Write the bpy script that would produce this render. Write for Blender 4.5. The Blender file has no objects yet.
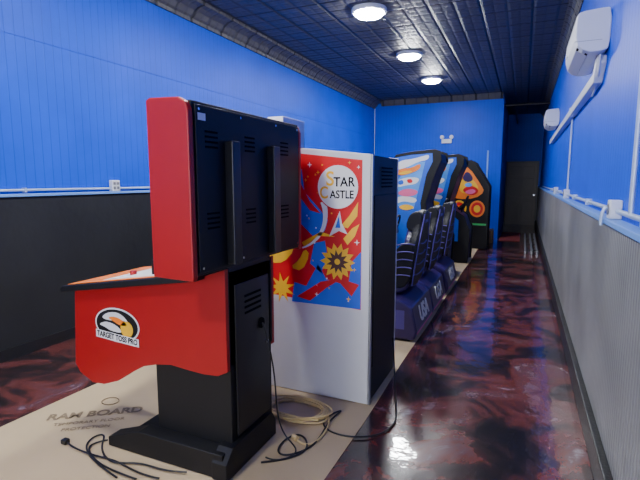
import bpy, bmesh, math, random
from mathutils import Vector, Matrix
random.seed(4)
D = bpy.data
SC = bpy.context.scene
COL = SC.collection

# ------------------------------------------------------------------ materials
def nodes(name):
    m = D.materials.new(name); m.use_nodes = True
    nt = m.node_tree
    return m, nt, nt.nodes['Principled BSDF']

def mat(name, col, rough=0.5, metal=0.0, noise=0.0, nscale=8.0, bump=0.0, bscale=60.0, emit=None, coat=0.0, spec=0.5):
    m, nt, b = nodes(name)
    b.inputs['Roughness'].default_value = rough
    b.inputs['Metallic'].default_value = metal
    b.inputs['Coat Weight'].default_value = coat
    b.inputs['Specular IOR Level'].default_value = spec
    c = (col[0], col[1], col[2], 1)
    tc = nt.nodes.new('ShaderNodeTexCoord')
    nz = nt.nodes.new('ShaderNodeTexNoise'); nz.inputs['Scale'].default_value = nscale
    nz.inputs['Detail'].default_value = 5
    nt.links.new(tc.outputs['Object'], nz.inputs['Vector'])
    mx = nt.nodes.new('ShaderNodeMix'); mx.data_type = 'RGBA'
    mx.inputs['A'].default_value = tuple(v*(1-noise) for v in c[:3])+(1,)
    mx.inputs['B'].default_value = tuple(min(1, v*(1+noise)) for v in c[:3])+(1,)
    nt.links.new(nz.outputs['Fac'], mx.inputs['Factor'])
    nt.links.new(mx.outputs['Result'], b.inputs['Base Color'])
    if bump > 0:
        n2 = nt.nodes.new('ShaderNodeTexNoise'); n2.inputs['Scale'].default_value = bscale
        nt.links.new(tc.outputs['Object'], n2.inputs['Vector'])
        bp = nt.nodes.new('ShaderNodeBump'); bp.inputs['Strength'].default_value = bump
        bp.inputs['Distance'].default_value = 0.01
        nt.links.new(n2.outputs['Fac'], bp.inputs['Height'])
        nt.links.new(bp.outputs['Normal'], b.inputs['Normal'])
    if emit:
        b.inputs['Emission Color'].default_value = (*emit[0], 1)
        b.inputs['Emission Strength'].default_value = emit[1]
    return m

def M(nt, op, a, b=None):
    n = nt.nodes.new('ShaderNodeMath'); n.operation = op
    for i, v in enumerate((a, b)):
        if v is None: continue
        if isinstance(v, (int, float)): n.inputs[i].default_value = v
        else: nt.links.new(v, n.inputs[i])
    return n.outputs[0]

def groove(nt, coord, period, width):
    f = M(nt, 'FRACT', M(nt, 'DIVIDE', coord, period))
    d = M(nt, 'ABSOLUTE', M(nt, 'SUBTRACT', f, 0.5))      # 0.5 at seams
    d = M(nt, 'SUBTRACT', 0.5, d)                         # 0 at seam
    return M(nt, 'MINIMUM', M(nt, 'DIVIDE', d, width), 1.0)

def board(name, col, rough, axis, period, width, dist=0.006, noise=0.12, stain=None, seam=0.6, nscale=2.0, spec=0.5):
    m, nt, b = nodes(name)
    tc = nt.nodes.new('ShaderNodeTexCoord'); sp = nt.nodes.new('ShaderNodeSeparateXYZ')
    nt.links.new(tc.outputs['Object'], sp.inputs[0])
    g = groove(nt, sp.outputs[axis], period, width)
    nz = nt.nodes.new('ShaderNodeTexNoise'); nz.inputs['Scale'].default_value = nscale; nz.inputs['Detail'].default_value = 8
    nt.links.new(tc.outputs['Object'], nz.inputs['Vector'])
    r = nt.nodes.new('ShaderNodeValToRGB')
    r.color_ramp.elements[0].position = 0.3; r.color_ramp.elements[1].position = 0.7
    s = stain or tuple(v*(1-noise) for v in col)
    r.color_ramp.elements[0].color = (*s, 1); r.color_ramp.elements[1].color = (*col, 1)
    nt.links.new(nz.outputs['Fac'], r.inputs['Fac'])
    mx = nt.nodes.new('ShaderNodeMix'); mx.data_type = 'RGBA'; mx.blend_type = 'MULTIPLY'
    mx.inputs['Factor'].default_value = 1
    cr = nt.nodes.new('ShaderNodeValToRGB')
    cr.color_ramp.elements[0].color = (seam, seam, seam, 1); cr.color_ramp.elements[1].color = (1, 1, 1, 1)
    nt.links.new(g, cr.inputs['Fac'])
    nt.links.new(r.outputs['Color'], mx.inputs['A']); nt.links.new(cr.outputs['Color'], mx.inputs['B'])
    nt.links.new(mx.outputs['Result'], b.inputs['Base Color'])
    b.inputs['Roughness'].default_value = rough
    b.inputs['Specular IOR Level'].default_value = spec
    bp = nt.nodes.new('ShaderNodeBump'); bp.inputs['Strength'].default_value = 0.5; bp.inputs['Distance'].default_value = dist
    h = M(nt, 'ADD', g, M(nt, 'MULTIPLY', nz.outputs['Fac'], 0.15))
    nt.links.new(h, bp.inputs['Height']); nt.links.new(bp.outputs['Normal'], b.inputs['Normal'])
    return m

m_blueL = board('blue_beadboard', (0.0, 0.085, 0.80), 0.45, 1, 0.085, 0.08, dist=0.0025, seam=0.8, spec=0.22)
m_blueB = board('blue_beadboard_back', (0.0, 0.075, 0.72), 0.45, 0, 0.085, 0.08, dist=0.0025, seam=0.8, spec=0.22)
m_wainR = board('grey_corrugated_wainscot', (0.36, 0.365, 0.38), 0.34, 1, 0.045, 0.5, dist=0.008, stain=(0.20, 0.205, 0.215), seam=0.6, nscale=1.6)
m_wainB = mat('black_plaster_wainscot', (0.014, 0.015, 0.018), 0.5, noise=0.5, nscale=2.5, bump=0.5, bscale=9)
m_blacktrim = mat('black_trim_paint', (0.012, 0.012, 0.014), 0.4, bump=0.3)
m_paleblue = mat('pale_blue_rail', (0.16, 0.34, 0.8), 0.4)
m_white = mat('white_plastic', (0.72, 0.74, 0.78), 0.35, noise=0.04)
m_conduit = mat('painted_conduit', (0.45, 0.55, 0.72), 0.35, metal=0.3)

# floor epoxy
def epoxy():
    m, nt, b = nodes('metallic_epoxy_floor')
    tc = nt.nodes.new('ShaderNodeTexCoord')
    n1 = nt.nodes.new('ShaderNodeTexNoise'); n1.inputs['Scale'].default_value = 2.1; n1.inputs['Detail'].default_value = 9
    n1.inputs['Distortion'].default_value = 1.0; n1.inputs['Roughness'].default_value = 0.66
    nt.links.new(tc.outputs['Object'], n1.inputs['Vector'])
    r = nt.nodes.new('ShaderNodeValToRGB'); e = r.color_ramp.elements
    e[0].position = 0.38; e[0].color = (0.008, 0.006, 0.008, 1)
    e[1].position = 0.70; e[1].color = (0.27, 0.20, 0.24, 1)
    for p, c in ((0.47, (0.030, 0.013, 0.015, 1)), (0.54, (0.13, 0.028, 0.024, 1)), (0.61, (0.11, 0.045, 0.055, 1))):
        x = e.new(p); x.color = c
    nt.links.new(n1.outputs['Fac'], r.inputs['Fac'])
    nt.links.new(r.outputs['Color'], b.inputs['Base Color'])
    b.inputs['Roughness'].default_value = 0.25
    b.inputs['Coat Weight'].default_value = 0.8; b.inputs['Coat Roughness'].default_value = 0.045
    b.inputs['Specular IOR Level'].default_value = 0.4
    n2 = nt.nodes.new('ShaderNodeTexNoise'); n2.inputs['Scale'].default_value = 7; n2.inputs['Detail'].default_value = 3
    nt.links.new(tc.outputs['Object'], n2.inputs['Vector'])
    bp = nt.nodes.new('ShaderNodeBump'); bp.inputs['Strength'].default_value = 0.13; bp.inputs['Distance'].default_value = 0.02
    nt.links.new(n2.outputs['Fac'], bp.inputs['Height'])
    nt.links.new(bp.outputs['Normal'], b.inputs['Normal']); nt.links.new(bp.outputs['Normal'], b.inputs['Coat Normal'])
    return m
m_floor = epoxy()

def tin():
    m, nt, b = nodes('black_tin_ceiling')
    tc = nt.nodes.new('ShaderNodeTexCoord'); sp = nt.nodes.new('ShaderNodeSeparateXYZ')
    nt.links.new(tc.outputs['Object'], sp.inputs[0])
    hs = []
    for P, W, amp in ((0.61, 0.05, 1.0), (0.305, 0.12, 0.6), (0.1525, 0.22, 0.35)):
        g = M(nt, 'MINIMUM', groove(nt, sp.outputs[0], P, W), groove(nt, sp.outputs[1], P, W))
        hs.append(M(nt, 'MULTIPLY', g, amp))
    h = M(nt, 'ADD', M(nt, 'ADD', hs[0], hs[1]), hs[2])
    r = nt.nodes.new('ShaderNodeValToRGB')
    r.color_ramp.elements[0].color = (0.014, 0.014, 0.015, 1); r.color_ramp.elements[1].color = (0.11, 0.105, 0.10, 1)
    nt.links.new(M(nt, 'DIVIDE', h, 1.95), r.inputs['Fac'])
    nt.links.new(r.outputs['Color'], b.inputs['Base Color'])
    b.inputs['Roughness'].default_value = 0.45
    b.inputs['Specular IOR Level'].default_value = 0.4
    bp = nt.nodes.new('ShaderNodeBump'); bp.inputs['Strength'].default_value = 0.8; bp.inputs['Distance'].default_value = 0.02
    nt.links.new(h, bp.inputs['Height']); nt.links.new(bp.outputs['Normal'], b.inputs['Normal'])
    return m
m_ceil = tin()

m_paper = mat('ram_board_paper', (0.50, 0.375, 0.21), 0.7, noise=0.10, nscale=3, bump=0.2, bscale=6)
m_ink = mat('paper_print', (0.22, 0.16, 0.09), 0.8)
m_black = mat('black_laminate', (0.006, 0.006, 0.007), 0.5, noise=0.2, bump=0.12, bscale=200, spec=0.3)
m_black2 = mat('black_vinyl', (0.009, 0.009, 0.012), 0.5, bump=0.3, bscale=120, spec=0.35)
m_slot = mat('vent_slot', (0.001, 0.001, 0.0015), 0.8, spec=0.1)
m_steelblk = mat('black_steel', (0.014, 0.014, 0.017), 0.35, metal=0.3)
m_red = mat('red_laminate', (0.36, 0.006, 0.008), 0.4, noise=0.06, spec=0.35)
m_redart = mat('red_artwork', (0.62, 0.008, 0.014), 0.4, noise=0.1, spec=0.35)
m_orange = mat('orange_artwork', (0.85, 0.20, 0.01), 0.4, noise=0.15)
m_yellow = mat('yellow_artwork', (0.85, 0.47, 0.015), 0.4, noise=0.15)
m_artblue = mat('blue_artwork', (0.006, 0.10, 0.60), 0.4, noise=0.2)
m_ltblue = mat('light_blue_artwork', (0.07, 0.30, 0.75), 0.4, noise=0.2)
m_navy = mat('navy_artwork', (0.012, 0.016, 0.08), 0.4)
m_brown = mat('brown_artwork', (0.08, 0.02, 0.015), 0.5)
m_artwhite = mat('white_artwork', (0.72, 0.72, 0.70), 0.4)
m_wcab = mat('white_laminate', (0.60, 0.60, 0.60), 0.35, noise=0.06, nscale=5)
m_topw = mat('white_topper_laminate', (0.85, 0.85, 0.85), 0.4, noise=0.03)
m_purple = mat('purple_fibreglass', (0.035, 0.018, 0.10), 0.3, noise=0.2)
m_pstitch = mat('violet_trim', (0.10, 0.07, 0.30), 0.5)
m_green = mat('green_artwork', (0.04, 0.4, 0.10), 0.4)
m_pink = mat('pink_artwork', (0.75, 0.12, 0.28), 0.4)
m_grey = mat('grey_metal', (0.3, 0.31, 0.33), 0.35, metal=0.6)
m_beigecable = mat('beige_cable', (0.62, 0.46, 0.20), 0.5)
m_blackcable = mat('black_cable', (0.008, 0.008, 0.008), 0.45)
m_card = mat('cardboard', (0.32, 0.19, 0.09), 0.8, noise=0.1)
m_door = mat('dark_door_paint', (0.06, 0.042, 0.035), 0.4, noise=0.3, nscale=4)
m_lamp = mat('lamp_diffuser', (0.9, 0.9, 0.9), 0.5, emit=((0.95, 0.97, 1.0), 250))
m_screen = mat('dark_screen', (0.01, 0.01, 0.015), 0.08)
m_redmat = mat('red_doormat', (0.22, 0.03, 0.03), 0.9, bump=0.5)
m_silver = mat('chrome', (0.7, 0.7, 0.72), 0.2, metal=1.0)

# ------------------------------------------------------------------ geometry helpers
def link(ob, parent=None):
    COL.objects.link(ob)
    if parent:
        ob.parent = parent
        ob.matrix_parent_inverse = Matrix.Translation(-parent.location)
    return ob

def group(name, loc):
    e = D.objects.new(name, None); e.location = loc; e.empty_display_size = 0.1
    COL.objects.link(e); return e

def bevel(ob, w, seg=2):
    if w > 0:
        b = ob.modifiers.new('bevel', 'BEVEL'); b.width = w; b.segments = seg; b.limit_method = 'ANGLE'
    return ob

def meshob(name, verts, faces, m, parent=None, smooth=False):
    me = D.meshes.new(name); me.from_pydata([tuple(v) for v in verts], [], faces)
    bm = bmesh.new(); bm.from_mesh(me); bmesh.ops.recalc_face_normals(bm, faces=bm.faces); bm.to_mesh(me); bm.free()
    me.materials.append(m)
    if smooth:
        for p in me.polygons: p.use_smooth = True
    return link(D.objects.new(name, me), parent)

def box(name, x0, x1, y0, y1, z0, z1, m, parent=None, bev=0.0):
    v = [(x, y, z) for x in (x0, x1) for y in (y0, y1) for z in (z0, z1)]
    f = [(0, 1, 3, 2), (4, 6, 7, 5), (0, 4, 5, 1), (2, 3, 7, 6), (0, 2, 6, 4), (1, 5, 7, 3)]
    return bevel(meshob(name, v, f, m, parent), bev)

def prism(name, pts, y0, y1, m, parent=None, bev=0.0):
    n = len(pts)
    v = [(x, y0, z) for x, z in pts] + [(x, y1, z) for x, z in pts]
    f = [tuple(range(n)), tuple(range(2*n-1, n-1, -1))] + [(i, (i+1) % n, n+(i+1) % n, n+i) for i in range(n)]
    return bevel(meshob(name, v, f, m, parent), bev)

def prism_y(name, pts, x0, x1, m, parent=None, bev=0.0):   # pts = (y,z)
    n = len(pts)
    v = [(x0, y, z) for y, z in pts] + [(x1, y, z) for y, z in pts]
    f = [tuple(range(n)), tuple(range(2*n-1, n-1, -1))] + [(i, (i+1) % n, n+(i+1) % n, n+i) for i in range(n)]
    return bevel(meshob(name, v, f, m, parent), bev)

def ell(cx, cz, rx, rz, n=40, a0=0, a1=2*math.pi):
    full = abs(a1-a0-2*math.pi) < 1e-6
    k = n if full else n+1
    return [(cx+rx*math.cos(a0+(a1-a0)*i/n), cz+rz*math.sin(a0+(a1-a0)*i/n)) for i in range(k)]

def star(cx, cz, r1, r2, n, rot=0.0):
    return [(cx+(r1 if i % 2 == 0 else r2)*math.cos(rot+math.pi*i/n), cz+(r1 if i % 2 == 0 else r2)*math.sin(rot+math.pi*i/n)) for i in range(2*n)]

def smooth_poly(pts, it=2):
    for _ in range(it):
        q = []
        for i in range(len(pts)):
            a = pts[i]; b = pts[(i+1) % len(pts)]
            q.append((a[0]*.75+b[0]*.25, a[1]*.75+b[1]*.25)); q.append((a[0]*.25+b[0]*.75, a[1]*.25+b[1]*.75))
        pts = q
    return pts

def tube(name, pts, r, m, parent=None, spline='NURBS', cyclic=False):
    cu = D.curves.new(name, 'CURVE'); cu.dimensions = '3D'; cu.bevel_depth = r; cu.bevel_resolution = 3; cu.use_fill_caps = True
    if spline == 'NURBS':
        s = cu.splines.new('NURBS'); s.points.add(len(pts)-1)
        for p, q in zip(s.points, pts): p.co = (*q, 1)
        s.order_u = 4; s.use_endpoint_u = True
    else:
        s = cu.splines.new('POLY'); s.points.add(len(pts)-1)
        for p, q in zip(s.points, pts): p.co = (*q, 1)
    s.use_cyclic_u = cyclic
    cu.materials.append(m)
    tmp = D.objects.new(name+'_c', cu); COL.objects.link(tmp)
    dg = bpy.context.evaluated_depsgraph_get()
    me = D.meshes.new_from_object(tmp.evaluated_get(dg)); me.name = name
    D.objects.remove(tmp)
    for p in me.polygons: p.use_smooth = True
    return link(D.objects.new(name, me), parent)

def text(name, s, loc, rot, size, m, parent=None, ext=0.001, shear=0, sx=1.0, bold=0.0):
    cu = D.curves.new(name, 'FONT'); cu.body = s; cu.size = size; cu.extrude = ext; cu.align_x = 'CENTER'; cu.align_y = 'CENTER'
    cu.shear = shear; cu.offset = bold
    cu.materials.append(m)
    tmp = D.objects.new(name+'_c', cu); COL.objects.link(tmp)
    dg = bpy.context.evaluated_depsgraph_get()
    me = D.meshes.new_from_object(tmp.evaluated_get(dg)); me.name = name
    D.objects.remove(tmp)
    mt = Matrix.Translation(loc) @ rot.to_4x4() @ Matrix.Diagonal((sx, 1, 1, 1))
    me.transform(mt)
    return link(D.objects.new(name, me), parent)

from mathutils import Euler
R_NY = Euler((math.pi/2, 0, 0)).to_matrix()                    # facing -y
R_PX = Euler((math.pi/2, 0, math.pi/2)).to_matrix()            # facing +x

def cyl(name, c, r, h, m, parent=None, axis='Z', seg=40, r2=None, bev=0):
    bm = bmesh.new()
    bmesh.ops.create_cone(bm, cap_ends=True, segments=seg, radius1=r, radius2=r if r2 is None else r2, depth=h)
    rot = {'Z': Matrix.Identity(4), 'X': Matrix.Rotation(math.pi/2, 4, 'Y'), 'Y': Matrix.Rotation(math.pi/2, 4, 'X')}[axis]
    bmesh.ops.transform(bm, matrix=Matrix.Translation(c) @ rot, verts=bm.verts)
    me = D.meshes.new(name); bm.to_mesh(me); bm.free(); me.materials.append(m)
    return bevel(link(D.objects.new(name, me), parent), bev)

# ------------------------------------------------------------------ room
XL, XR, YF, YB, YE, ZW, ZC = -3.92, 0.50, -3.5, 12.7, 17.0, 3.5, 3.66
box('floor', XL-0.1, XR+0.1, YF-0.1, YE+0.1, -0.1, 0, m_floor)
box('ceiling', XL-0.1, XR+0.1, YF-0.1, YE+0.1, ZC, ZC+0.1, m_ceil)
box('wall_left', XL-0.1, XL, YF, YB, 0, ZC, m_blueL)
box('wall_right', XR, XR+0.1, YF, YE, 0, ZC, m_blueL)
box('wall_back', XL, -0.58, YB, YB+0.12, 0, ZC, m_blueB)
box('wall_passage', -0.70, -0.58, YB+0.12, YE, 0, ZC, m_blueL)
box('wall_end', -0.70, XR, YE, YE+0.1, 0, ZC, m_blueB)
# front wall (behind the viewer) with shop window opening
fw = group('wall_front', (0, YF, 0))
box('front_sill', XL, XR, YF-0.1, YF, 0, 0.6, m_blueB, fw)
box('front_lintel', XL, XR, YF-0.1, YF, 2.8, ZC, m_blueB, fw)
box('front_pier_a', XL, XL+0.4, YF-0.1, YF, 0.6, 2.8, m_blueB, fw)
box('front_pier_b', XR-0.4, XR, YF-0.1, YF, 0.6, 2.8, m_blueB, fw)
wn = group('window_1', (0, YF, 0.6))
for i in range(4):
    x = XL+0.4+i*(XR-XL-0.8)/3
    box('mullion_%d' % i, x-0.03, x+0.03, YF-0.09, YF-0.02, 0.6, 2.8, m_blacktrim, wn)
box('frame_top', XL+0.4, XR-0.4, YF-0.09, YF-0.02, 2.74, 2.8, m_blacktrim, wn)
box('frame_bottom', XL+0.4, XR-0.4, YF-0.09, YF-0.02, 0.6, 0.66, m_blacktrim, wn)

# cornices (stepped tin moulding)
def cornice_pts(x, s):
    return [(x, ZW-0.04), (x+s*0.025, ZW-0.04), (x+s*0.03, ZW), (x+s*0.06, ZW+0.02), (x+s*0.09, ZW+0.07), (x+s*0.15, ZW+0.11), (x+s*0.22, ZW+0.125), (x+s*0.22, ZC), (x, ZC)]
prism('trim_1', cornice_pts(XL, 1), YF, YB, m_ceil)
prism('trim_2', cornice_pts(XR, -0.5), YF, YE, m_ceil)
prism_y('trim_3', [(YB, ZW+0.02), (YB-0.03, ZW+0.02), (YB-0.07, ZW+0.1), (YB-0.1, ZC), (YB, ZC)], XL+0.2, -0.58, m_ceil)

# left wainscot
box('trim_9', XL, XL+0.03, YF, YB, 0, 1.36, m_wainB)
box('trim_4', XL, XL+0.05, YF, YB, 1.36, 1.385, m_paleblue, None, 0.004)
box('baseboard_left', XL+0.03, XL+0.05, YF, YB, 0, 0.10, m_blacktrim)
lc = group('conduit_left', (XL, 3.5, 1.42))
tube('conduit_run', [(XL+0.025, YF+0.1, 1.415), (XL+0.025, YB-0.02, 1.415)], 0.012, m_conduit, lc, 'POLY')
tube('conduit_riser', [(XL+0.02, YB-0.03, 1.41), (XL+0.02, YB-0.03, 3.46)], 0.012, m_conduit, lc, 'POLY')
for yy in (0.6, 1.6, 2.6, 4.6, 5.6, 6.6, 7.6, 9, 11):
    box('strap', XL, XL+0.04, yy-0.01, yy+0.01, 1.395, 1.435, m_conduit, lc)
box('outlet_body', XL, XL+0.05, 3.50, 3.60, 1.385, 1.50, m_white, lc, 0.006)
for z in (1.42, 1.465):
    for dy in (-0.022, 0.022):
        box('socket', XL+0.05, XL+0.053, 3.55+dy-0.014, 3.55+dy+0.014, z-0.014, z+0.014, m_grey, lc)
# horizontal panel seam on blue left wall
box('trim_5', XL, XL+0.006, YF, YB, 2.69, 2.70, m_blueL)

# right wainscot
box('trim_10', XR-0.06, XR, YF, YE, 0, 1.255, m_wainR)
box('trim_6', XR-0.075, XR, YF, YE, 1.255, 1.285, m_paleblue, None, 0.004)
box('baseboard_right', XR-0.10, XR-0.06, YF, YE, 0, 0.16, m_blacktrim, None, 0.006)
rc = group('conduit_right', (XR, 3, 1.33))
tube('conduit_run', [(XR-0.022, YF+0.1, 1.33), (XR-0.022, 14.0, 1.33)], 0.014, m_conduit, rc, 'POLY')
tube('conduit_drop_a', [(XR-0.022, 2.62, 1.33), (XR-0.022, 2.62, 3.45)], 0.013, m_conduit, rc, 'POLY')
tube('conduit_drop_b', [(XR-0.022, 6.2, 1.33), (XR-0.022, 6.2, 2.20)], 0.012, m_conduit, rc, 'POLY')
for yy in (0.9, 2.3, 4.2, 5.3, 7.4, 9.5):
    box('strap', XR-0.045, XR, yy-0.012, yy+0.012, 1.305, 1.355, m_conduit, rc)
for i, yy in enumerate((3.0, 6.2, 8.2)):
    box('junction_body', XR-0.06, XR, yy-0.05, yy+0.05, 1.286, 1.39, m_white, rc, 0.006)
    cyl('junction_cover', (XR-0.063, yy, 1.338), 0.03, 0.006, m_grey, rc, 'X', 20)
    if i == 0:
        tube('elbow', [(XR-0.07, yy-0.03, 1.35), (XR-0.10, yy-0.03, 1.34), (XR-0.095, yy-0.03, 1.25)], 0.010, m_conduit, rc)

# end door
dr = group('door_1', (-0.08, YE, 0))
box('frame_l', -0.575, -0.52, YE-0.05, YE, 0, 2.12, m_blacktrim, dr)
box('frame_r', 0.375, 0.435, YE-0.05, YE, 0, 2.12, m_blacktrim, dr)
box('frame_t', -0.52, 0.375, YE-0.05, YE, 2.06, 2.12, m_blacktrim, dr)
box('slab', -0.52, 0.375, YE-0.03, YE, 0, 2.06, m_door, dr)
for (x0, x1) in ((-0.45, -0.11), (-0.04, 0.30)):
    for (z0, z1) in ((0.15, 0.8), (0.95, 1.55), (1.65, 1.95)):
        box('panel', x0, x1, YE-0.042, YE-0.03, z0, z1, m_door, dr, 0.01)
cyl('knob', (0.32, YE-0.06, 1.0), 0.03, 0.06, m_silver, dr, 'Y', 20)
# beam / pipes high in the passage
pp = group('ceiling_pipe', (0, YB+0.3, 3.4))
tube('pipe_a', [(-0.57, YB+0.25, 3.38), (XR-0.01, YB+0.25, 3.38)], 0.03, m_blacktrim, pp, 'POLY')
tube('pipe_b', [(-0.30, YB+0.25, 3.38), (-0.30, YE-0.01, 3.38)], 0.025, m_blacktrim, pp, 'POLY')
box('trim_7', -0.60, -0.555, YB-0.02, YB+0.13, 0, ZW, m_blueB)
box('trim_8', -0.90, -0.86, YB-0.03, YB, 0, 2.25, m_paleblue)
box('trim_11', XL+0.05, -0.9, YB-0.03, YB, 0, 1.3, m_wainB)

# ------------------------------------------------------------------ ceiling lights
for i, yy in enumerate((5.92, 8.18, 10.30, 3.7, 1.45, -0.8)):
    o = group('ceiling_light', (-1.92, yy, ZC))
    cyl('housing', (-1.92, yy, ZC-0.025), 0.225, 0.05, m_white, o, 'Z', 48, bev=0.008)
    cyl('diffuser', (-1.92, yy, ZC-0.07), 0.15, 0.04, m_lamp, o, 'Z', 48, r2=0.195)
    cyl('junction_cover', (-1.92, yy+0.0, ZC-0.052), 0.205, 0.006, m_white, o, 'Z', 48)

# ------------------------------------------------------------------ paper runner
pr = group('floor_protection_paper', (-1.75, 5, 0))
NX, NY = 8, 60
vs, fs = [], []
for j in range(NY+1):
    y = -1.2+12.6*j/NY
    xl = -2.92+0.09*max(0, y)*0.5 + 0.01*math.sin(y*2.1); xr = -0.84+0.006*math.sin(y*3)
    xl = min(xl, -2.5)
    for i in range(NX+1):
        t = i/NX
        vs.append((xl+(xr-xl)*t, y, 0.004+0.0015*math.sin(5*t+y*2)))
for j in range(NY):
    for i in range(NX):
        a = j*(NX+1)+i
        fs.append((a, a+1, a+NX+2, a+NX+1))
po = meshob('sheet', vs, fs, m_paper, pr, True)
rz = Matrix.Rotation(math.radians(35), 3, 'Z')
text('print_a', 'RAM BOARD', (-2.45, 1.98, 0.0075), rz, 0.10, m_ink, pr, 0.0003, bold=0.003)
text('print_b', 'TEMPORARY FLOOR', (-2.40, 1.89, 0.0075), rz, 0.045, m_ink, pr, 0.0003)
text('print_c', 'PROTECTION', (-2.36, 1.83, 0.0075), rz, 0.045, m_ink, pr, 0.0003)
prt = [(-2.50+0.06*math.cos(t), 2.14+0.05*math.sin(t), 0.0075) for t in [2*math.pi*i/12 for i in range(12)]]
tube('print_mark', prt, 0.003, m_ink, pr, 'POLY', True)

# ------------------------------------------------------------------ bag toss cabinet
a = group('arcade_cabinet', (-1.6, 2.1, 0))
# base: T foot
prism_y('foot_back', [(1.74, 0.008), (2.24, 0.008), (2.24, 0.10), (2.20, 0.16), (1.80, 0.16), (1.74, 0.10)], -1.36, -1.27, m_black, a, 0.004)
prism('foot_near', [(-2.08, 0.008), (-1.30, 0.008), (-1.30, 0.14), (-1.85, 0.14), (-2.08, 0.06)], 1.75, 1.84, m_black, a, 0.004)
prism('foot_far', [(-2.08, 0.008), (-1.30, 0.008), (-1.30, 0.14), (-1.85, 0.14), (-2.08, 0.06)], 2.16, 2.24, m_black, a, 0.004)
box('plinth', -1.95, -1.36, 1.84, 2.16, 0.012, 0.10, m_black, a, 0.004)
# column
box('column', -1.79, -1.30, 1.84, 2.25, 0.10, 1.08, m_black, a, 0.006)
box('column_rear_door', -1.30, -1.288, 1.88, 2.21, 0.18, 0.98, m_steelblk, a, 0.004)
for z in (0.90, 0.87, 0.84, 0.81):
    box('vent', -1.288, -1.285, 1.96, 2.12, z, z+0.012, m_slot, a)
cyl('lock', (-1.283, 2.17, 0.6), 0.012, 0.012, m_silver, a, 'X', 16)
cyl('cable_port', (-1.286, 2.12, 0.72), 0.03, 0.008, m_slot, a, 'X', 24)
# pedestal side red panels
prof = [(-1.30, 1.07), (-1.45, 1.02), (-2.35, 0.875), (-2.385, 0.42), (-2.35, 0.37), (-2.25, 0.325), (-2.16, 0.33), (-2.05, 0.37), (-1.94, 0.44), (-1.85, 0.49), (-1.76, 0.515), (-1.66, 0.53), (-1.55, 0.52), (-1.45, 0.515), (-1.36, 0.52), (-1.30, 0.55)]
prism('side_near', prof, 1.812, 1.838, m_red, a, 0.003)
prism('side_far', prof, 2.262, 2.288, m_red, a, 0.003)
prism('console_body', [(x if x > -2.38 else -2.36, z+0.02 if z < 0.8 else z-0.02) for x, z in prof], 1.838, 2.262, m_black, a)
prism('control_deck', [(-1.42, 1.015), (-2.37, 0.87), (-2.38, 0.885), (-2.36, 0.905), (-1.42, 1.05)], 1.74, 2.36, m_black, a, 0.004)
prism('deck_artwork', [(-1.45, 1.047), (-2.34, 0.911), (-2.34, 0.914), (-1.45, 1.050)], 1.765, 2.335, m_orange, a)
prism('deck_artwork_white', [(-1.55, 1.0345), (-2.1, 0.9505), (-2.1, 0.9535), (-1.55, 1.0375)], 1.80, 2.30, m_artwhite, a)
cyl('trackball', (-1.95, 2.05, 0.975), 0.04, 0.05, m_artwhite, a, 'Z', 24, r2=0.02)
for dy in (-0.13, 0.13):
    cyl('button', (-2.0, 2.05+dy, 0.975), 0.018, 0.03, m_red, a, 'Z', 20)
# monitor head
box('head_body', -1.48, -1.292, 1.595, 2.60, 1.075, 1.835, m_black, a, 0.006)
hp = [(-1.51, 1.065), (-1.29, 1.06), (-1.285, 1.08), (-1.285, 1.79), (-1.30, 1.825), (-1.335, 1.845), (-1.49, 1.85), (-1.51, 1.84)]
prism('head_side_near', hp, 1.565, 1.598, m_red, a, 0.006)
prism('head_side_far', hp, 2.597, 2.63, m_red, a, 0.006)
box('screen', -1.486, -1.478, 1.64, 2.56, 1.14, 1.78, m_screen, a)
box('rear_panel', -1.292, -1.282, 1.61, 2.585, 1.09, 1.82, m_black, a, 0.003)
box('bracket_near', -1.282, -1.235, 1.81, 1.875, 1.10, 1.68, m_steelblk, a, 0.005)
box('bracket_far', -1.282, -1.235, 2.20, 2.265, 1.10, 1.68, m_steelblk, a, 0.005)
for (yc) in (1.715, 2.03, 2.40):
    for zc in (1.64, 1.28):
        for k in range(4):
            box('vent', -1.282, -1.2795, yc-0.045, yc+0.045, zc+k*0.022, zc+k*0.022+0.009, m_slot, a)
for yy in (1.63, 1.95, 2.3, 2.56):
    for z in (1.11, 1.80):
        cyl('screw', (-1.281, yy, z), 0.006, 0.004, m_silver, a, 'X', 10)
box('label', -1.282, -1.280, 1.625, 1.675, 1.755, 1.785, m_artwhite, a)
# logo on near side (facing -y)
Y0 = 1.812
prism('logo_ring', ell(-2.03, 0.70, 0.165, 0.098), Y0-0.002, Y0, m_artwhite, a)
prism('logo_field', ell(-2.03, 0.70, 0.155, 0.089), Y0-0.003, Y0-0.001, m_black, a)
prism('logo_swoosh', smooth_poly([(-2.15, 0.73), (-2.09, 0.77), (-2.0, 0.775), (-1.93, 0.72), (-1.99, 0.735), (-2.07, 0.72)]), Y0-0.004, Y0-0.002, m_artwhite, a)
prism('logo_swoosh_b', smooth_poly([(-2.17, 0.69), (-2.11, 0.715), (-2.03, 0.70), (-1.98, 0.66), (-2.07, 0.66), (-2.12, 0.68)]), Y0-0.004, Y0-0.002, m_artwhite, a)
prism('logo_bag', ell(-1.955, 0.685, 0.045, 0.045), Y0-0.005, Y0-0.003, m_yellow, a)
prism('logo_arc', smooth_poly([(-2.10, 0.74), (-2.02, 0.75), (-1.94, 0.71), (-2.0, 0.70), (-2.05, 0.72)]), Y0-0.005, Y0-0.003, m_orange, a)
prism('logo_band', [(-2.19, 0.615), (-1.87, 0.595), (-1.87, 0.64), (-2.19, 0.66)], Y0-0.006, Y0-0.004, m_artwhite, a)
text('logo_text', 'TARGET TOSS PRO', (-2.03, Y0-0.0065, 0.628), Matrix.Rotation(math.radians(3.5), 3, 'Y') @ R_NY, 0.043, m_slot, a, 0.0005, bold=0.0012, sx=0.82)

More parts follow.
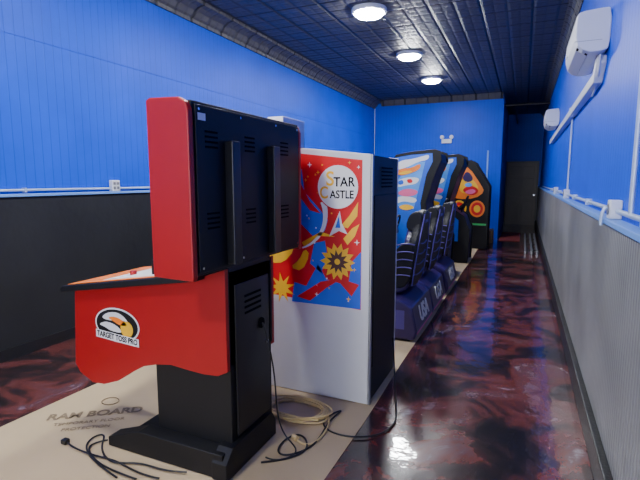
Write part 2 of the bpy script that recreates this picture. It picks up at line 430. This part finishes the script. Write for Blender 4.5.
# ------------------------------------------------------------------ white cabinet with space artwork
b = group('arcade_cabinet', (-1.28, 3.12, 0))
YS = 2.79
sp_ = [(-0.875, 0.01), (-0.875, 1.66), (-1.35, 1.71), (-1.60, 1.73), (-1.58, 1.60), (-1.46, 1.15), (-1.70, 1.02), (-1.68, 0.9), (-1.66, 0.01)]
prism('side_near', sp_, YS, YS+0.02, m_wcab, b, 0.003)
prism('side_far', sp_, YS+0.66, YS+0.68, m_wcab, b, 0.003)
body = [(-0.88, 0.015), (-0.88, 1.655), (-1.345, 1.70), (-1.58, 1.72), (-1.56, 1.60), (-1.44, 1.15), (-1.68, 1.01), (-1.65, 0.9), (-1.64, 0.015)]
prism('carcass', body, YS+0.02, YS+0.66, m_black, b)
box('topper', -1.62, -1.50, YS+0.005, YS+0.34, 1.72, 1.925, m_topw, b, 0.004)
prism('monitor_glass', [(-1.585, 1.58), (-1.465, 1.17), (-1.455, 1.17), (-1.575, 1.59)], YS+0.06, YS+0.62, m_screen, b)
box('marquee', -1.61, -1.585, YS+0.03, YS+0.65, 1.61, 1.72, m_artwhite, b)
box('rear_door', -0.88, -0.868, YS+0.06, YS+0.62, 0.25, 1.4, m_black, b, 0.003)
box('rear_edge_near', -0.882, -0.868, YS+0.0, YS+0.03, 0.01, 1.66, m_grey, b)
for k in range(6):
    box('vent', -0.868, -0.8665, YS+0.2, YS+0.48, 1.45+k*0.025, 1.46+k*0.025, m_slot, b)
box('coin_door', -1.665, -1.648, YS+0.2, YS+0.46, 0.35, 0.8, m_steelblk, b, 0.004)
for i, dy in enumerate((0.12, 0.2, 0.45, 0.53)):
    cyl('button', (-1.56, YS+dy, 1.085), 0.016, 0.05, m_redart, b, 'Z', 16)
def art(name, pts, lv, m, par, y=YS):
    return prism(name, pts, y-0.0012*lv, y-0.0012*(lv-1)+0.0002, m, par)
art('art_red', [(-0.935, 0.655), (-0.935, 1.625), (-1.37, 1.675), (-1.56, 1.69), (-1.55, 1.60), (-1.43, 1.16), (-1.44, 1.13), (-1.64, 1.02), (-1.64, 0.70)], 1, m_redart, b)
# big blue panels
art('art_blue_a', [(-1.42, 1.62), (-1.36, 1.57), (-1.34, 1.42), (-1.25, 1.33), (-1.17, 1.24), (-1.19, 1.17), (-1.25, 1.10), (-1.36, 1.20), (-1.44, 1.26)], 2, m_artblue, b)
art('art_blue_b', [(-1.44, 0.66), (-1.42, 0.80), (-1.33, 0.78), (-1.24, 0.94), (-1.18, 0.84), (-1.08, 0.82), (-1.0, 0.74), (-0.937, 0.84), (-0.937, 0.66)], 2, m_artblue, b)
art('art_blue_c', [(-1.27, 1.08), (-1.19, 1.10), (-1.17, 0.98), (-1.22, 0.88), (-1.30, 0.94)], 2, m_artblue, b)
art('art_blue_d', [(-1.0, 0.97), (-0.937, 1.04), (-0.937, 0.82), (-1.02, 0.84)], 2, m_artblue, b)
art('art_red_streak_a', [(-1.40, 0.70), (-1.22, 0.82), (-1.06, 0.86), (-1.18, 0.78), (-1.30, 0.68)], 3, m_redart, b)
art('art_red_streak_b', [(-1.38, 1.50), (-1.30, 1.36), (-1.22, 1.28), (-1.30, 1.30), (-1.40, 1.42)], 3, m_redart, b)
def arc_band(cx, cz, r, t, a0, a1, n=20):
    o = [(cx+r*math.cos(math.radians(a0+(a1-a0)*i/n)), cz+r*math.sin(math.radians(a0+(a1-a0)*i/n))) for i in range(n+1)]
    q = [(cx+(r-t*(0.25+0.75*(1-i/n)))*math.cos(math.radians(a0+(a1-a0)*i/n)), cz+(r-t*(0.25+0.75*(1-i/n)))*math.sin(math.radians(a0+(a1-a0)*i/n))) for i in range(n+1)]
    return o + q[::-1]
art('art_arc_white', arc_band(-1.42, 1.28, 0.25, 0.04, 20, -75), 4, m_artwhite, b)
art('art_streak_a', [(-1.36, 1.08), (-1.22, 1.16), (-1.12, 1.13), (-1.24, 1.13), (-1.34, 1.05)], 4, m_yellow, b)
art('art_streak_b', [(-1.08, 1.20), (-1.02, 1.27), (-0.96, 1.36), (-0.965, 1.27), (-1.03, 1.19)], 3, m_yellow, b)
art('art_streak_c', [(-1.06, 1.12), (-1.0, 1.19), (-0.95, 1.22), (-0.98, 1.14), (-1.03, 1.08)], 3, m_yellow, b)
art('art_ship', [(-1.16, 1.13), (-1.12, 1.22), (-1.085, 1.30), (-1.07, 1.22), (-1.03, 1.15), (-1.09, 1.17)], 4, m_artwhite, b)
art('art_ship_core', [(-1.115, 1.19), (-1.09, 1.27), (-1.08, 1.19)], 5, m_artblue, b)
art('art_yellow_a', star(-1.52, 0.75, 0.11, 0.045, 9, 0.3), 2, m_yellow, b)
art('art_yellow_b', smooth_poly([(-1.63, 0.97), (-1.52, 1.02), (-1.44, 1.08), (-1.42, 1.02), (-1.50, 0.93), (-1.60, 0.92)], 1), 2, m_yellow, b)
art('art_yellow_e', smooth_poly([(-1.45, 0.90), (-1.38, 0.96), (-1.34, 1.04), (-1.30, 1.0), (-1.36, 0.88)], 1), 3, m_yellow, b)
art('art_sun', star(-1.10, 0.965, 0.125, 0.088, 14), 4, m_yellow, b)
art('art_sun_core', star(-1.10, 0.965, 0.080, 0.045, 11), 5, m_brown, b)
art('art_sun_eye', ell(-1.10, 0.965, 0.02, 0.02, 16), 6, m_yellow, b)
art('art_circle_edge', ell(-1.10, 1.455, 0.147, 0.147), 5, m_redart, b)
art('art_circle', ell(-1.10, 1.455, 0.140, 0.140), 6, m_artwhite, b)
for (x, z, r, mm) in ((-1.30, 1.60, 0.018, m_artwhite), (-1.24, 1.55, 0.014, m_yellow), (-1.33, 1.50, 0.012, m_yellow), (-1.02, 1.61, 0.012, m_yellow), (-0.96, 1.58, 0.012, m_artwhite), (-0.965, 1.10, 0.02, m_artwhite),
                      (-0.98, 0.92, 0.014, m_yellow), (-1.02, 0.72, 0.018, m_yellow), (-1.25, 0.73, 0.016, m_artwhite)):
    art('art_star', star(x, z, r, r*0.3, 4, 0.0), 4, mm, b)
for i in range(22):
    x = -1.34+random.random()*0.38; z = 0.7+random.random()*0.9
    art('art_speck', star(x, z, 0.008, 0.004, 4, 0.5), 3, random.choice([m_yellow, m_artwhite, m_yellow]), b)
text('art_title_a', 'TAR', (-1.055, YS-0.0085, 1.485), R_NY, 0.085, m_slot, b, 0.0006, bold=0.0012, sx=0.92)
text('art_title_b', 'ASTLE', (-1.070, YS-0.0085, 1.405), R_NY, 0.072, m_slot, b, 0.0006, bold=0.0012, sx=0.84)
text('art_title_c', 'S', (-1.152, YS-0.0095, 1.505), R_NY, 0.13, m_yellow, b, 0.0006, bold=0.002)
text('art_title_d', 'C', (-1.195, YS-0.0095, 1.415), R_NY, 0.11, m_yellow, b, 0.0006, bold=0.002, sx=0.8)
box('leveler_a', -0.93, -0.90, YS+0.03, YS+0.06, 0.004, 0.02, m_grey, b)
box('leveler_b', -1.64, -1.61, YS+0.03, YS+0.06, 0.004, 0.02, m_grey, b)

# ------------------------------------------------------------------ sit-down racing cabinets
def racing(y0, hue, txt='USA'):
    g = group('racing_arcade_cabinet', (-1.7, y0+0.4, 0))
    w = 0.84; yc = y0+w/2
    # pedestal base, sloping sides
    prism('base', [(-0.86, 0.02), (-0.83, 0.10), (-0.88, 0.33), (-1.00, 0.40), (-1.45, 0.40), (-1.62, 0.22), (-2.0, 0.22), (-2.6, 0.22), (-2.6, 0.02)], y0, y0+w, m_purple, g, 0.02)
    box('base_kick', -2.55, -0.9, y0+0.03, y0+w-0.03, 0.004, 0.05, m_black, g)
    text('base_lettering', txt, (-0.848, yc, 0.215), Euler((math.pi/2-0.2, 0, math.pi/2)).to_matrix(), 0.22, m_artwhite, g, 0.004, bold=0.004)
    box('base_stripe', -0.85, -0.832, y0+0.04, y0+w-0.04, 0.075, 0.095, m_pink, g)
    prism('base_side_panel', [(-1.35, 0.12), (-0.95, 0.12), (-0.95, 0.3), (-1.35, 0.3)], y0-0.002, y0+0.001, m_pstitch, g)
    # seat pan
    prism('seat_pan', smooth_poly([(-1.00, 0.40), (-0.98, 0.52), (-1.15, 0.50), (-1.42, 0.58), (-1.52, 0.54), (-1.50, 0.42)], 2), yc-0.21, yc+0.21, m_black2, g, 0.02)
    for s in (-1, 1):
        ya, yb = sorted((yc+s*0.21, yc+s*0.27))
        prism('pan_bolster', smooth_poly([(-0.96, 0.40), (-0.95, 0.64), (-1.15, 0.60), (-1.44, 0.64), (-1.54, 0.54), (-1.50, 0.42)], 2), ya, yb, m_purple, g, 0.02)
    # back rest shell (tapered outline, y-z) extruded in x, leaning
    ol = smooth_poly([(yc-0.25, 0.46), (yc-0.28, 0.75), (yc-0.26, 0.94), (yc-0.17, 1.02), (yc-0.15, 1.21), (yc+0.15, 1.21), (yc+0.17, 1.02), (yc+0.26, 0.94), (yc+0.28, 0.75), (yc+0.25, 0.46)], 2)
    bk = prism_y('back_shell', ol, -1.02, -0.93, m_black2, g, 0.025)
    for v in bk.data.vertices: v.co.x += (v.co.z-0.46)*0.12
    pad = prism_y('back_pad', [((y-yc)*0.72+yc, 0.48+(z-0.46)*0.93) for y, z in ol], -1.08, -1.00, m_purple, g, 0.02)
    for v in pad.data.vertices: v.co.x += (v.co.z-0.46)*0.12
    for s in (-1, 1):
        ya, yb = sorted((yc+s*0.19, yc+s*0.28))
        bo = prism('back_bolster', smooth_poly([(-0.94, 0.46), (-0.93, 0.92), (-1.08, 0.92), (-1.20, 0.72), (-1.18, 0.48)], 2), ya, yb, m_black2, g, 0.02)
        for v in bo.data.vertices: v.co.x += (v.co.z-0.46)*0.12
        hb = prism('head_bolster', smooth_poly([(-0.94, 1.0), (-0.94, 1.20), (-1.07, 1.20), (-1.10, 1.02)], 2), *sorted((yc+s*0.10, yc+s*0.165)), m_black2, g, 0.015)
        for v in hb.data.vertices: v.co.x += (v.co.z-0.46)*0.12
    for k in range(5):
        z = 0.60+k*0.075
        xa = -1.19+(z-0.46)*0.12
        tube('bolster_rib', [(xa+0.05, yc-0.285, z-0.02), (xa+0.14, yc-0.287, z+0.02), (xa+0.24, yc-0.285, z)], 0.006, m_pstitch, g)
    for k, z in enumerate((0.60, 0.70, 0.80, 0.90)):
        xx = -0.93+(z-0.46)*0.12+0.003
        tube('rib', [(xx, yc-0.20+0.02*k, z), (xx+0.008, yc, z-0.03), (xx, yc+0.20-0.02*k, z)], 0.006, m_pstitch, g)
    for s in (-1, 1):
        tube('piping', [(-0.925+0.0, yc+s*0.25, 0.50), (-0.925+0.04, yc+s*0.27, 0.78), (-0.925+0.055, yc+s*0.22, 0.95), (-0.925+0.065, yc+s*0.155, 1.04), (-0.925+0.085, yc+s*0.145, 1.18)], 0.007, m_pstitch, g)
    box('head_slot', -0.862, -0.845, yc-0.07, yc+0.07, 1.09, 1.12, m_pstitch, g, 0.005)
    # monitor tower facing the seat
    prism('tower', [(-2.6, 0.05), (-1.95, 0.05), (-1.85, 0.55), (-1.70, 0.72), (-1.74, 0.86), (-1.98, 0.95), (-2.1, 1.45), (-1.95, 1.55), (-1.97, 1.70), (-2.5, 1.72), (-2.6, 1.5)], y0+0.03, y0+w-0.03, hue, g, 0.01)
    prism('screen', [(-1.985, 0.98), (-1.975, 0.98), (-2.085, 1.44), (-2.095, 1.44)], y0+0.10, y0+w-0.10, m_screen, g)
    ring = [(-1.66+0.05*math.sin(t), yc+0.15*math.cos(t), 0.86+0.14*math.sin(t)) for t in [2*math.pi*i/28 for i in range(28)]]
    tube('steering_wheel', ring, 0.015, m_black2, g, 'POLY', True)
    tube('steering_column', [(-1.78, yc, 0.78), (-1.66, yc, 0.86)], 0.03, m_black2, g, 'POLY')
    tube('wheel_spoke', [(-1.66, yc-0.15, 0.86), (-1.66, yc+0.15, 0.86)], 0.012, m_grey, g, 'POLY')
    return g
racing(4.10, m_purple); racing(4.98, m_artblue); racing(6.05, m_purple)

# ------------------------------------------------------------------ upright racing cabinets with blue side art
def upright_blue(y0, dx, s=1.0):
    g = group('driving_arcade_cabinet', (-1.5+dx, y0+0.35, 0))
    P = lambda pts: [(x+dx, z) for x, z in pts]
    out = P([(-1.88, 0.01), (-1.02, 0.01), (-1.0, 0.6), (-1.10, 0.85), (-1.34, 1.02), (-1.36, 1.15), (-1.22, 1.62), (-1.14, 1.80), (-1.16, 1.93), (-1.24, 1.96), (-1.60, 1.93), (-1.84, 1.89), (-1.88, 1.82)])
    prism('side_near', out, y0, y0+0.03, m_black, g, 0.004)
    prism('side_far', out, y0+0.67, y0+0.70, m_black, g, 0.004)
    prism('carcass', [((x+1.55-dx)*0.94-1.55+dx, z*0.97+0.02) for x, z in out], y0+0.03, y0+0.67, m_navy, g)
    prism('screen', P([(-1.365, 1.18), (-1.24, 1.6), (-1.25, 1.6), (-1.375, 1.18)]), y0+0.08, y0+0.62, m_screen, g)
    A = lambda n, pts, lv, m: art(n, P(pts), lv*1.5, m, g, y0)
    A('art_blue', [(-1.86, 0.4), (-1.20, 0.4), (-1.20, 0.78), (-1.42, 0.98), (-1.44, 1.15), (-1.36, 1.58), (-1.27, 1.78), (-1.28, 1.90), (-1.60, 1.88), (-1.86, 1.84)], 1, m_artblue)
    A('art_ltblue', [(-1.82, 1.1), (-1.54, 1.05), (-1.44, 1.5), (-1.38, 1.78), (-1.60, 1.76), (-1.80, 1.5)], 2, m_ltblue)
    A('art_flame_a', smooth_poly([(-1.86, 1.72), (-1.76, 1.80), (-1.56, 1.82), (-1.42, 1.86), (-1.32, 1.88), (-1.34, 1.80), (-1.48, 1.78), (-1.64, 1.70), (-1.78, 1.66), (-1.86, 1.66)]), 3, m_artwhite)
    A('art_flame_b', smooth_poly([(-1.84, 1.62), (-1.74, 1.68), (-1.60, 1.68), (-1.44, 1.76), (-1.46, 1.66), (-1.60, 1.60), (-1.76, 1.56)]), 4, m_orange)
    A('art_flame_c', smooth_poly([(-1.80, 1.60), (-1.70, 1.64), (-1.56, 1.64), (-1.62, 1.60), (-1.74, 1.58)]), 5, m_yellow)
    A('art_white_b', smooth_poly([(-1.84, 1.46), (-1.70, 1.54), (-1.45, 1.54), (-1.50, 1.44), (-1.66, 1.42), (-1.83, 1.38)]), 3, m_artwhite)
    A('art_letter_a', smooth_poly([(-1.80, 1.48), (-1.72, 1.51), (-1.70, 1.44), (-1.78, 1.42)], 1), 4, m_artblue)
    A('art_letter_b', smooth_poly([(-1.66, 1.51), (-1.58, 1.52), (-1.56, 1.46), (-1.64, 1.45)], 1), 4, m_redart)
    A('art_pink', smooth_poly([(-1.82, 1.30), (-1.66, 1.38), (-1.46, 1.34), (-1.52, 1.26), (-1.70, 1.24)]), 4, m_pink)
    A('art_white_c', smooth_poly([(-1.84, 1.22), (-1.70, 1.26), (-1.48, 1.22), (-1.52, 1.14), (-1.70, 1.18), (-1.83, 1.12)]), 3, m_artwhite)
    A('art_yellow_c', smooth_poly([(-1.80, 1.08), (-1.66, 1.14), (-1.50, 1.08), (-1.66, 1.02)]), 4, m_yellow)
    ring = [(-1.30+dx+0.05*math.sin(t), y0+0.35+0.15*math.cos(t), 1.06+0.14*math.sin(t)) for t in [2*math.pi*i/28 for i in range(28)]]
    tube('steering_wheel', [(x+0.16, y, z) for x, y, z in ring], 0.015, m_black2, g, 'POLY', True)
    tube('steering_column', [(-1.25+dx, y0+0.35, 0.96), (-1.14+dx, y0+0.35, 1.06)], 0.03, m_black2, g, 'POLY')
    return g
upright_blue(7.10, 0.0)
upright_blue(8.55, 0.16)

# ------------------------------------------------------------------ black cabinet with orange artwork
g = group('arcade_cabinet', (-1.1, 10.85, 0))
y0 = 10.5
out = [(-1.52, 0.01), (-0.67, 0.01), (-0.66, 1.36), (-0.98, 1.88), (-1.06, 1.93), (-1.28, 1.90), (-1.32, 1.80), (-1.42, 1.35), (-1.50, 1.12), (-1.62, 1.02), (-1.60, 0.88), (-1.52, 0.80)]
prism('side_near', out, y0, y0+0.03, m_black, g, 0.004)
prism('side_far', out, y0+0.67, y0+0.70, m_black, g, 0.004)
prism('carcass', [((x+1.1)*0.95-1.1, z*0.97+0.02) for x, z in out], y0+0.03, y0+0.67, m_black, g)
A = lambda n, pts, lv, m: art(n, pts, lv*2, m, g, y0)
A('art_orange', smooth_poly([(-1.34, 1.45), (-1.26, 1.78), (-1.10, 1.78), (-0.84, 1.40), (-0.76, 1.25), (-0.95, 1.10), (-1.30, 1.08), (-1.42, 1.15)], 1), 1, m_orange)
A('art_yellow', smooth_poly([(-1.30, 1.30), (-1.20, 1.62), (-1.0, 1.52), (-0.86, 1.30), (-1.0, 1.22), (-1.2, 1.2)]), 2, m_yellow)
A('art_purple', smooth_poly([(-1.25, 1.52), (-1.14, 1.72), (-0.98, 1.52), (-1.10, 1.44)]), 3, m_purple)
A('art_red', smooth_poly([(-1.26, 1.28), (-1.05, 1.40), (-0.85, 1.28), (-1.0, 1.14)]), 3, m_redart)
A('art_pink', smooth_poly([(-1.20, 1.24), (-1.02, 1.32), (-0.92, 1.26), (-1.04, 1.18)]), 4, m_pink)
A('art_blue', smooth_poly([(-1.20, 1.40), (-1.08, 1.46), (-1.0, 1.38), (-1.12, 1.34)]), 4, m_ltblue)
A('art_disc', ell(-0.90, 0.88, 0.16, 0.18), 1, m_orange)
A('art_disc_b', ell(-0.90, 0.88, 0.12, 0.14), 2, m_redart)
A('art_disc_c', ell(-0.90, 0.88, 0.07, 0.08), 3, m_yellow)
A('art_disc2', ell(-1.28, 0.88, 0.16, 0.18), 1, m_yellow)
A('art_disc2_b', ell(-1.28, 0.88, 0.12, 0.14), 2, m_redart)
A('art_disc2_c', ell(-1.28, 0.88, 0.06, 0.07), 3, m_orange)
A('art_band', [(-1.50, 0.54), (-0.70, 0.52), (-0.70, 0.56), (-1.50, 0.58)], 1, m_green)
prism('screen', [(-1.43, 1.36), (-1.33, 1.78), (-1.34, 1.78), (-1.44, 1.36)], y0+0.08, y0+0.62, m_screen, g)

# ------------------------------------------------------------------ wall AC units
def ac(y0, y1, z0):
    g = group('wall_air_conditioner', (XR, (y0+y1)/2, z0))
    pr_ = smooth_poly([(XR, z0+0.02), (XR-0.04, z0), (XR-0.15, z0), (XR-0.215, z0+0.07), (XR-0.22, z0+0.24), (XR-0.20, z0+0.28), (XR-0.06, z0+0.29), (XR, z0+0.29)], 1)
    pr_ = [(min(x, XR), z) for x, z in pr_]
    prism('casing', pr_, y0, y1, m_white, g, 0.008)
    prism('outlet_slot', [(XR-0.13, z0-0.002), (XR-0.195, z0+0.045), (XR-0.20, z0+0.05), (XR-0.135, z0+0.002)], y0+0.06, y1-0.1, m_slot, g)
    prism('louver', [(XR-0.135, z0-0.012), (XR-0.20, z0+0.03), (XR-0.205, z0+0.035), (XR-0.14, z0-0.006)], y0+0.07, y1-0.11, m_white, g)
    for k in range(7):
        box('grille', XR-0.19+k*0.022, XR-0.182+k*0.022, y0+0.04, y1-0.04, z0+0.283, z0+0.292, m_grey, g)
    box('display', XR-0.222, XR-0.218, y1-0.2, y1-0.14, z0+0.12, z0+0.14, m_grey, g)
    box('seam', XR-0.221, XR-0.05, y0-0.001, y0+0.001, z0+0.075, z0+0.078, m_grey, g)
    return g
ac(3.88, 4.75, 2.40); ac(9.0, 9.85, 2.42)
lh = group('refrigerant_line_cover', (XR, 4.4, 2.3))
prism_y('cover_run', [(4.05, 2.395), (3.98, 2.395), (3.98, 2.34), (4.10, 2.22), (10.6, 2.22), (10.6, 2.30), (4.14, 2.30), (4.06, 2.37)], XR-0.065, XR, m_white, lh, 0.008)
box('coupler', XR-0.07, XR, 6.0, 6.06, 2.215, 2.305, m_white, lh, 0.003)
tube('cable_tail', [(XR-0.05, 3.93, 2.39), (XR-0.05, 3.95, 2.3), (XR-0.03, 4.1, 2.2), (XR-0.02, 4.5, 2.19)], 0.008, m_white, lh)

# ------------------------------------------------------------------ emergency light on the back wall
g = group('emergency_light', (-1.92, YB, 2.5))
box('body', -2.05, -1.79, YB-0.06, YB, 2.46, 2.57, m_white, g, 0.01)
for s in (-1, 1):
    cyl('lamp_head', (-1.92+s*0.12, YB-0.05, 2.62), 0.05, 0.07, m_white, g, 'Y', 20)

# ------------------------------------------------------------------ cables
c = group('power_cable', (-1.7, 1.7, 0))
tube('lead', [(-1.5, 1.72, 0.02), (-1.62, 1.68, 0.014), (-1.78, 1.71, 0.014), (-1.9, 1.62, 0.014), (-2.02, 1.66, 0.014), (-2.12, 1.73, 0.014), (-2.20, 1.85, 0.014), (-2.25, 1.70, 0.014), (-2.05, 1.60, 0.014), (-1.8, 1.55, 0.014)], 0.005, m_blackcable, c)
tube('lead_b', [(-2.30, 1.66, 0.02), (-2.15, 1.62, 0.014), (-1.9, 1.68, 0.014), (-1.75, 1.61, 0.014), (-1.6, 1.63, 0.014)], 0.005, m_blackcable, c)
tube('lead_c', [(-2.12, 1.78, 0.014), (-2.2, 1.70, 0.014), (-2.1, 1.64, 0.014), (-1.95, 1.58, 0.014), (-1.7, 1.58, 0.014)], 0.005, m_blackcable, c)
box('plug', -2.34, -2.30, 1.645, 1.68, 0.008, 0.035, m_blackcable, c, 0.006)
c = group('power_cable', (-1.2, 2.4, 0))
for k in range(6):
    o = random.random
    pts = []
    for i in range(16):
        t = i/15*2*math.pi*1.4+k
        pts.append((-1.27+0.24*math.cos(t)*(0.72+0.4*o()), 2.51+0.15*math.sin(t)*(0.72+0.45*o()), 0.014+0.008*k))
    tube('coil', pts, 0.0055, m_beigecable, c)
tube('tail', [(-1.15, 2.62, 0.03), (-1.04, 2.55, 0.014), (-0.98, 2.36, 0.014), (-1.02, 2.15, 0.014), (-1.12, 2.22, 0.014)], 0.006, m_beigecable, c)
tube('tail_plug', [(-1.12, 2.22, 0.018), (-1.155, 2.24, 0.018)], 0.015, m_beigecable, c, 'POLY')
c = group('power_cable', (-1.0, 2.4, 0))
tube('lead', [(-0.86, 3.35, 0.30), (-0.80, 3.2, 0.05), (-0.72, 2.9, 0.012), (-0.62, 2.6, 0.010), (-0.75, 2.38, 0.012), (-1.0, 2.35, 0.014), (-1.1, 2.5, 0.014), (-0.98, 2.7, 0.014), (-1.05, 2.5, 0.014), (-0.98, 2.2, 0.014), (-1.12, 2.02, 0.014), (-1.20, 2.1, 0.014), (-1.17, 2.3, 0.014), (-1.05, 2.25, 0.014), (-1.0, 2.08, 0.014), (-1.2, 1.95, 0.014)], 0.0055, m_blackcable, c)
tube('lead_b', [(-1.278, 2.12, 0.72), (-1.20, 2.12, 0.5), (-1.22, 2.14, 0.2), (-1.19, 2.2, 0.014), (-1.02, 2.12, 0.014), (-1.12, 1.98, 0.014), (-1.2, 2.0, 0.014)], 0.0045, m_blackcable, c)

# ------------------------------------------------------------------ cardboard box, mat, rail bundle at the far end
g = group('cardboard_box', (-0.78, 11.9, 0))
box('carton', -0.95, -0.62, 11.65, 12.1, 0.002, 0.30, m_card, g, 0.004)
box('flap', -0.95, -0.78, 11.65, 12.1, 0.30, 0.306, m_card, g)
box('flap_b', -0.77, -0.62, 11.65, 12.1, 0.30, 0.306, m_card, g)
g = group('floor_mat', (-0.3, 13, 0))
box('mat', -0.5, -0.02, 12.2, 14.2, 0.001, 0.014, m_redmat, g, 0.004)
g = group('metal_track', (0.2, 12, 0))
for x in (0.08, 0.20, 0.30):
    box('rail', x, x+0.035, 10.2, 13.6, 0.001, 0.07, m_grey, g, 0.003)
for yy in (10.5, 11.5, 12.5, 13.3):
    box('tie', 0.08, 0.335, yy, yy+0.04, 0.02, 0.05, m_steelblk, g)

# ------------------------------------------------------------------ world and camera
w = D.worlds.new('World'); SC.world = w; w.use_nodes = True
bg = w.node_tree.nodes['Background']; bg.inputs[0].default_value = (0.86, 0.90, 1.0, 1); bg.inputs[1].default_value = 10.0

cam = D.cameras.new('camera'); cam.lens = 36*460/640; cam.sensor_width = 36; cam.clip_start = 0.05
co = D.objects.new('camera', cam); COL.objects.link(co)
co.location = (0, 0, 1.5); co.rotation_euler = (math.radians(90-7.43), 0, math.radians(23.74))
SC.camera = co
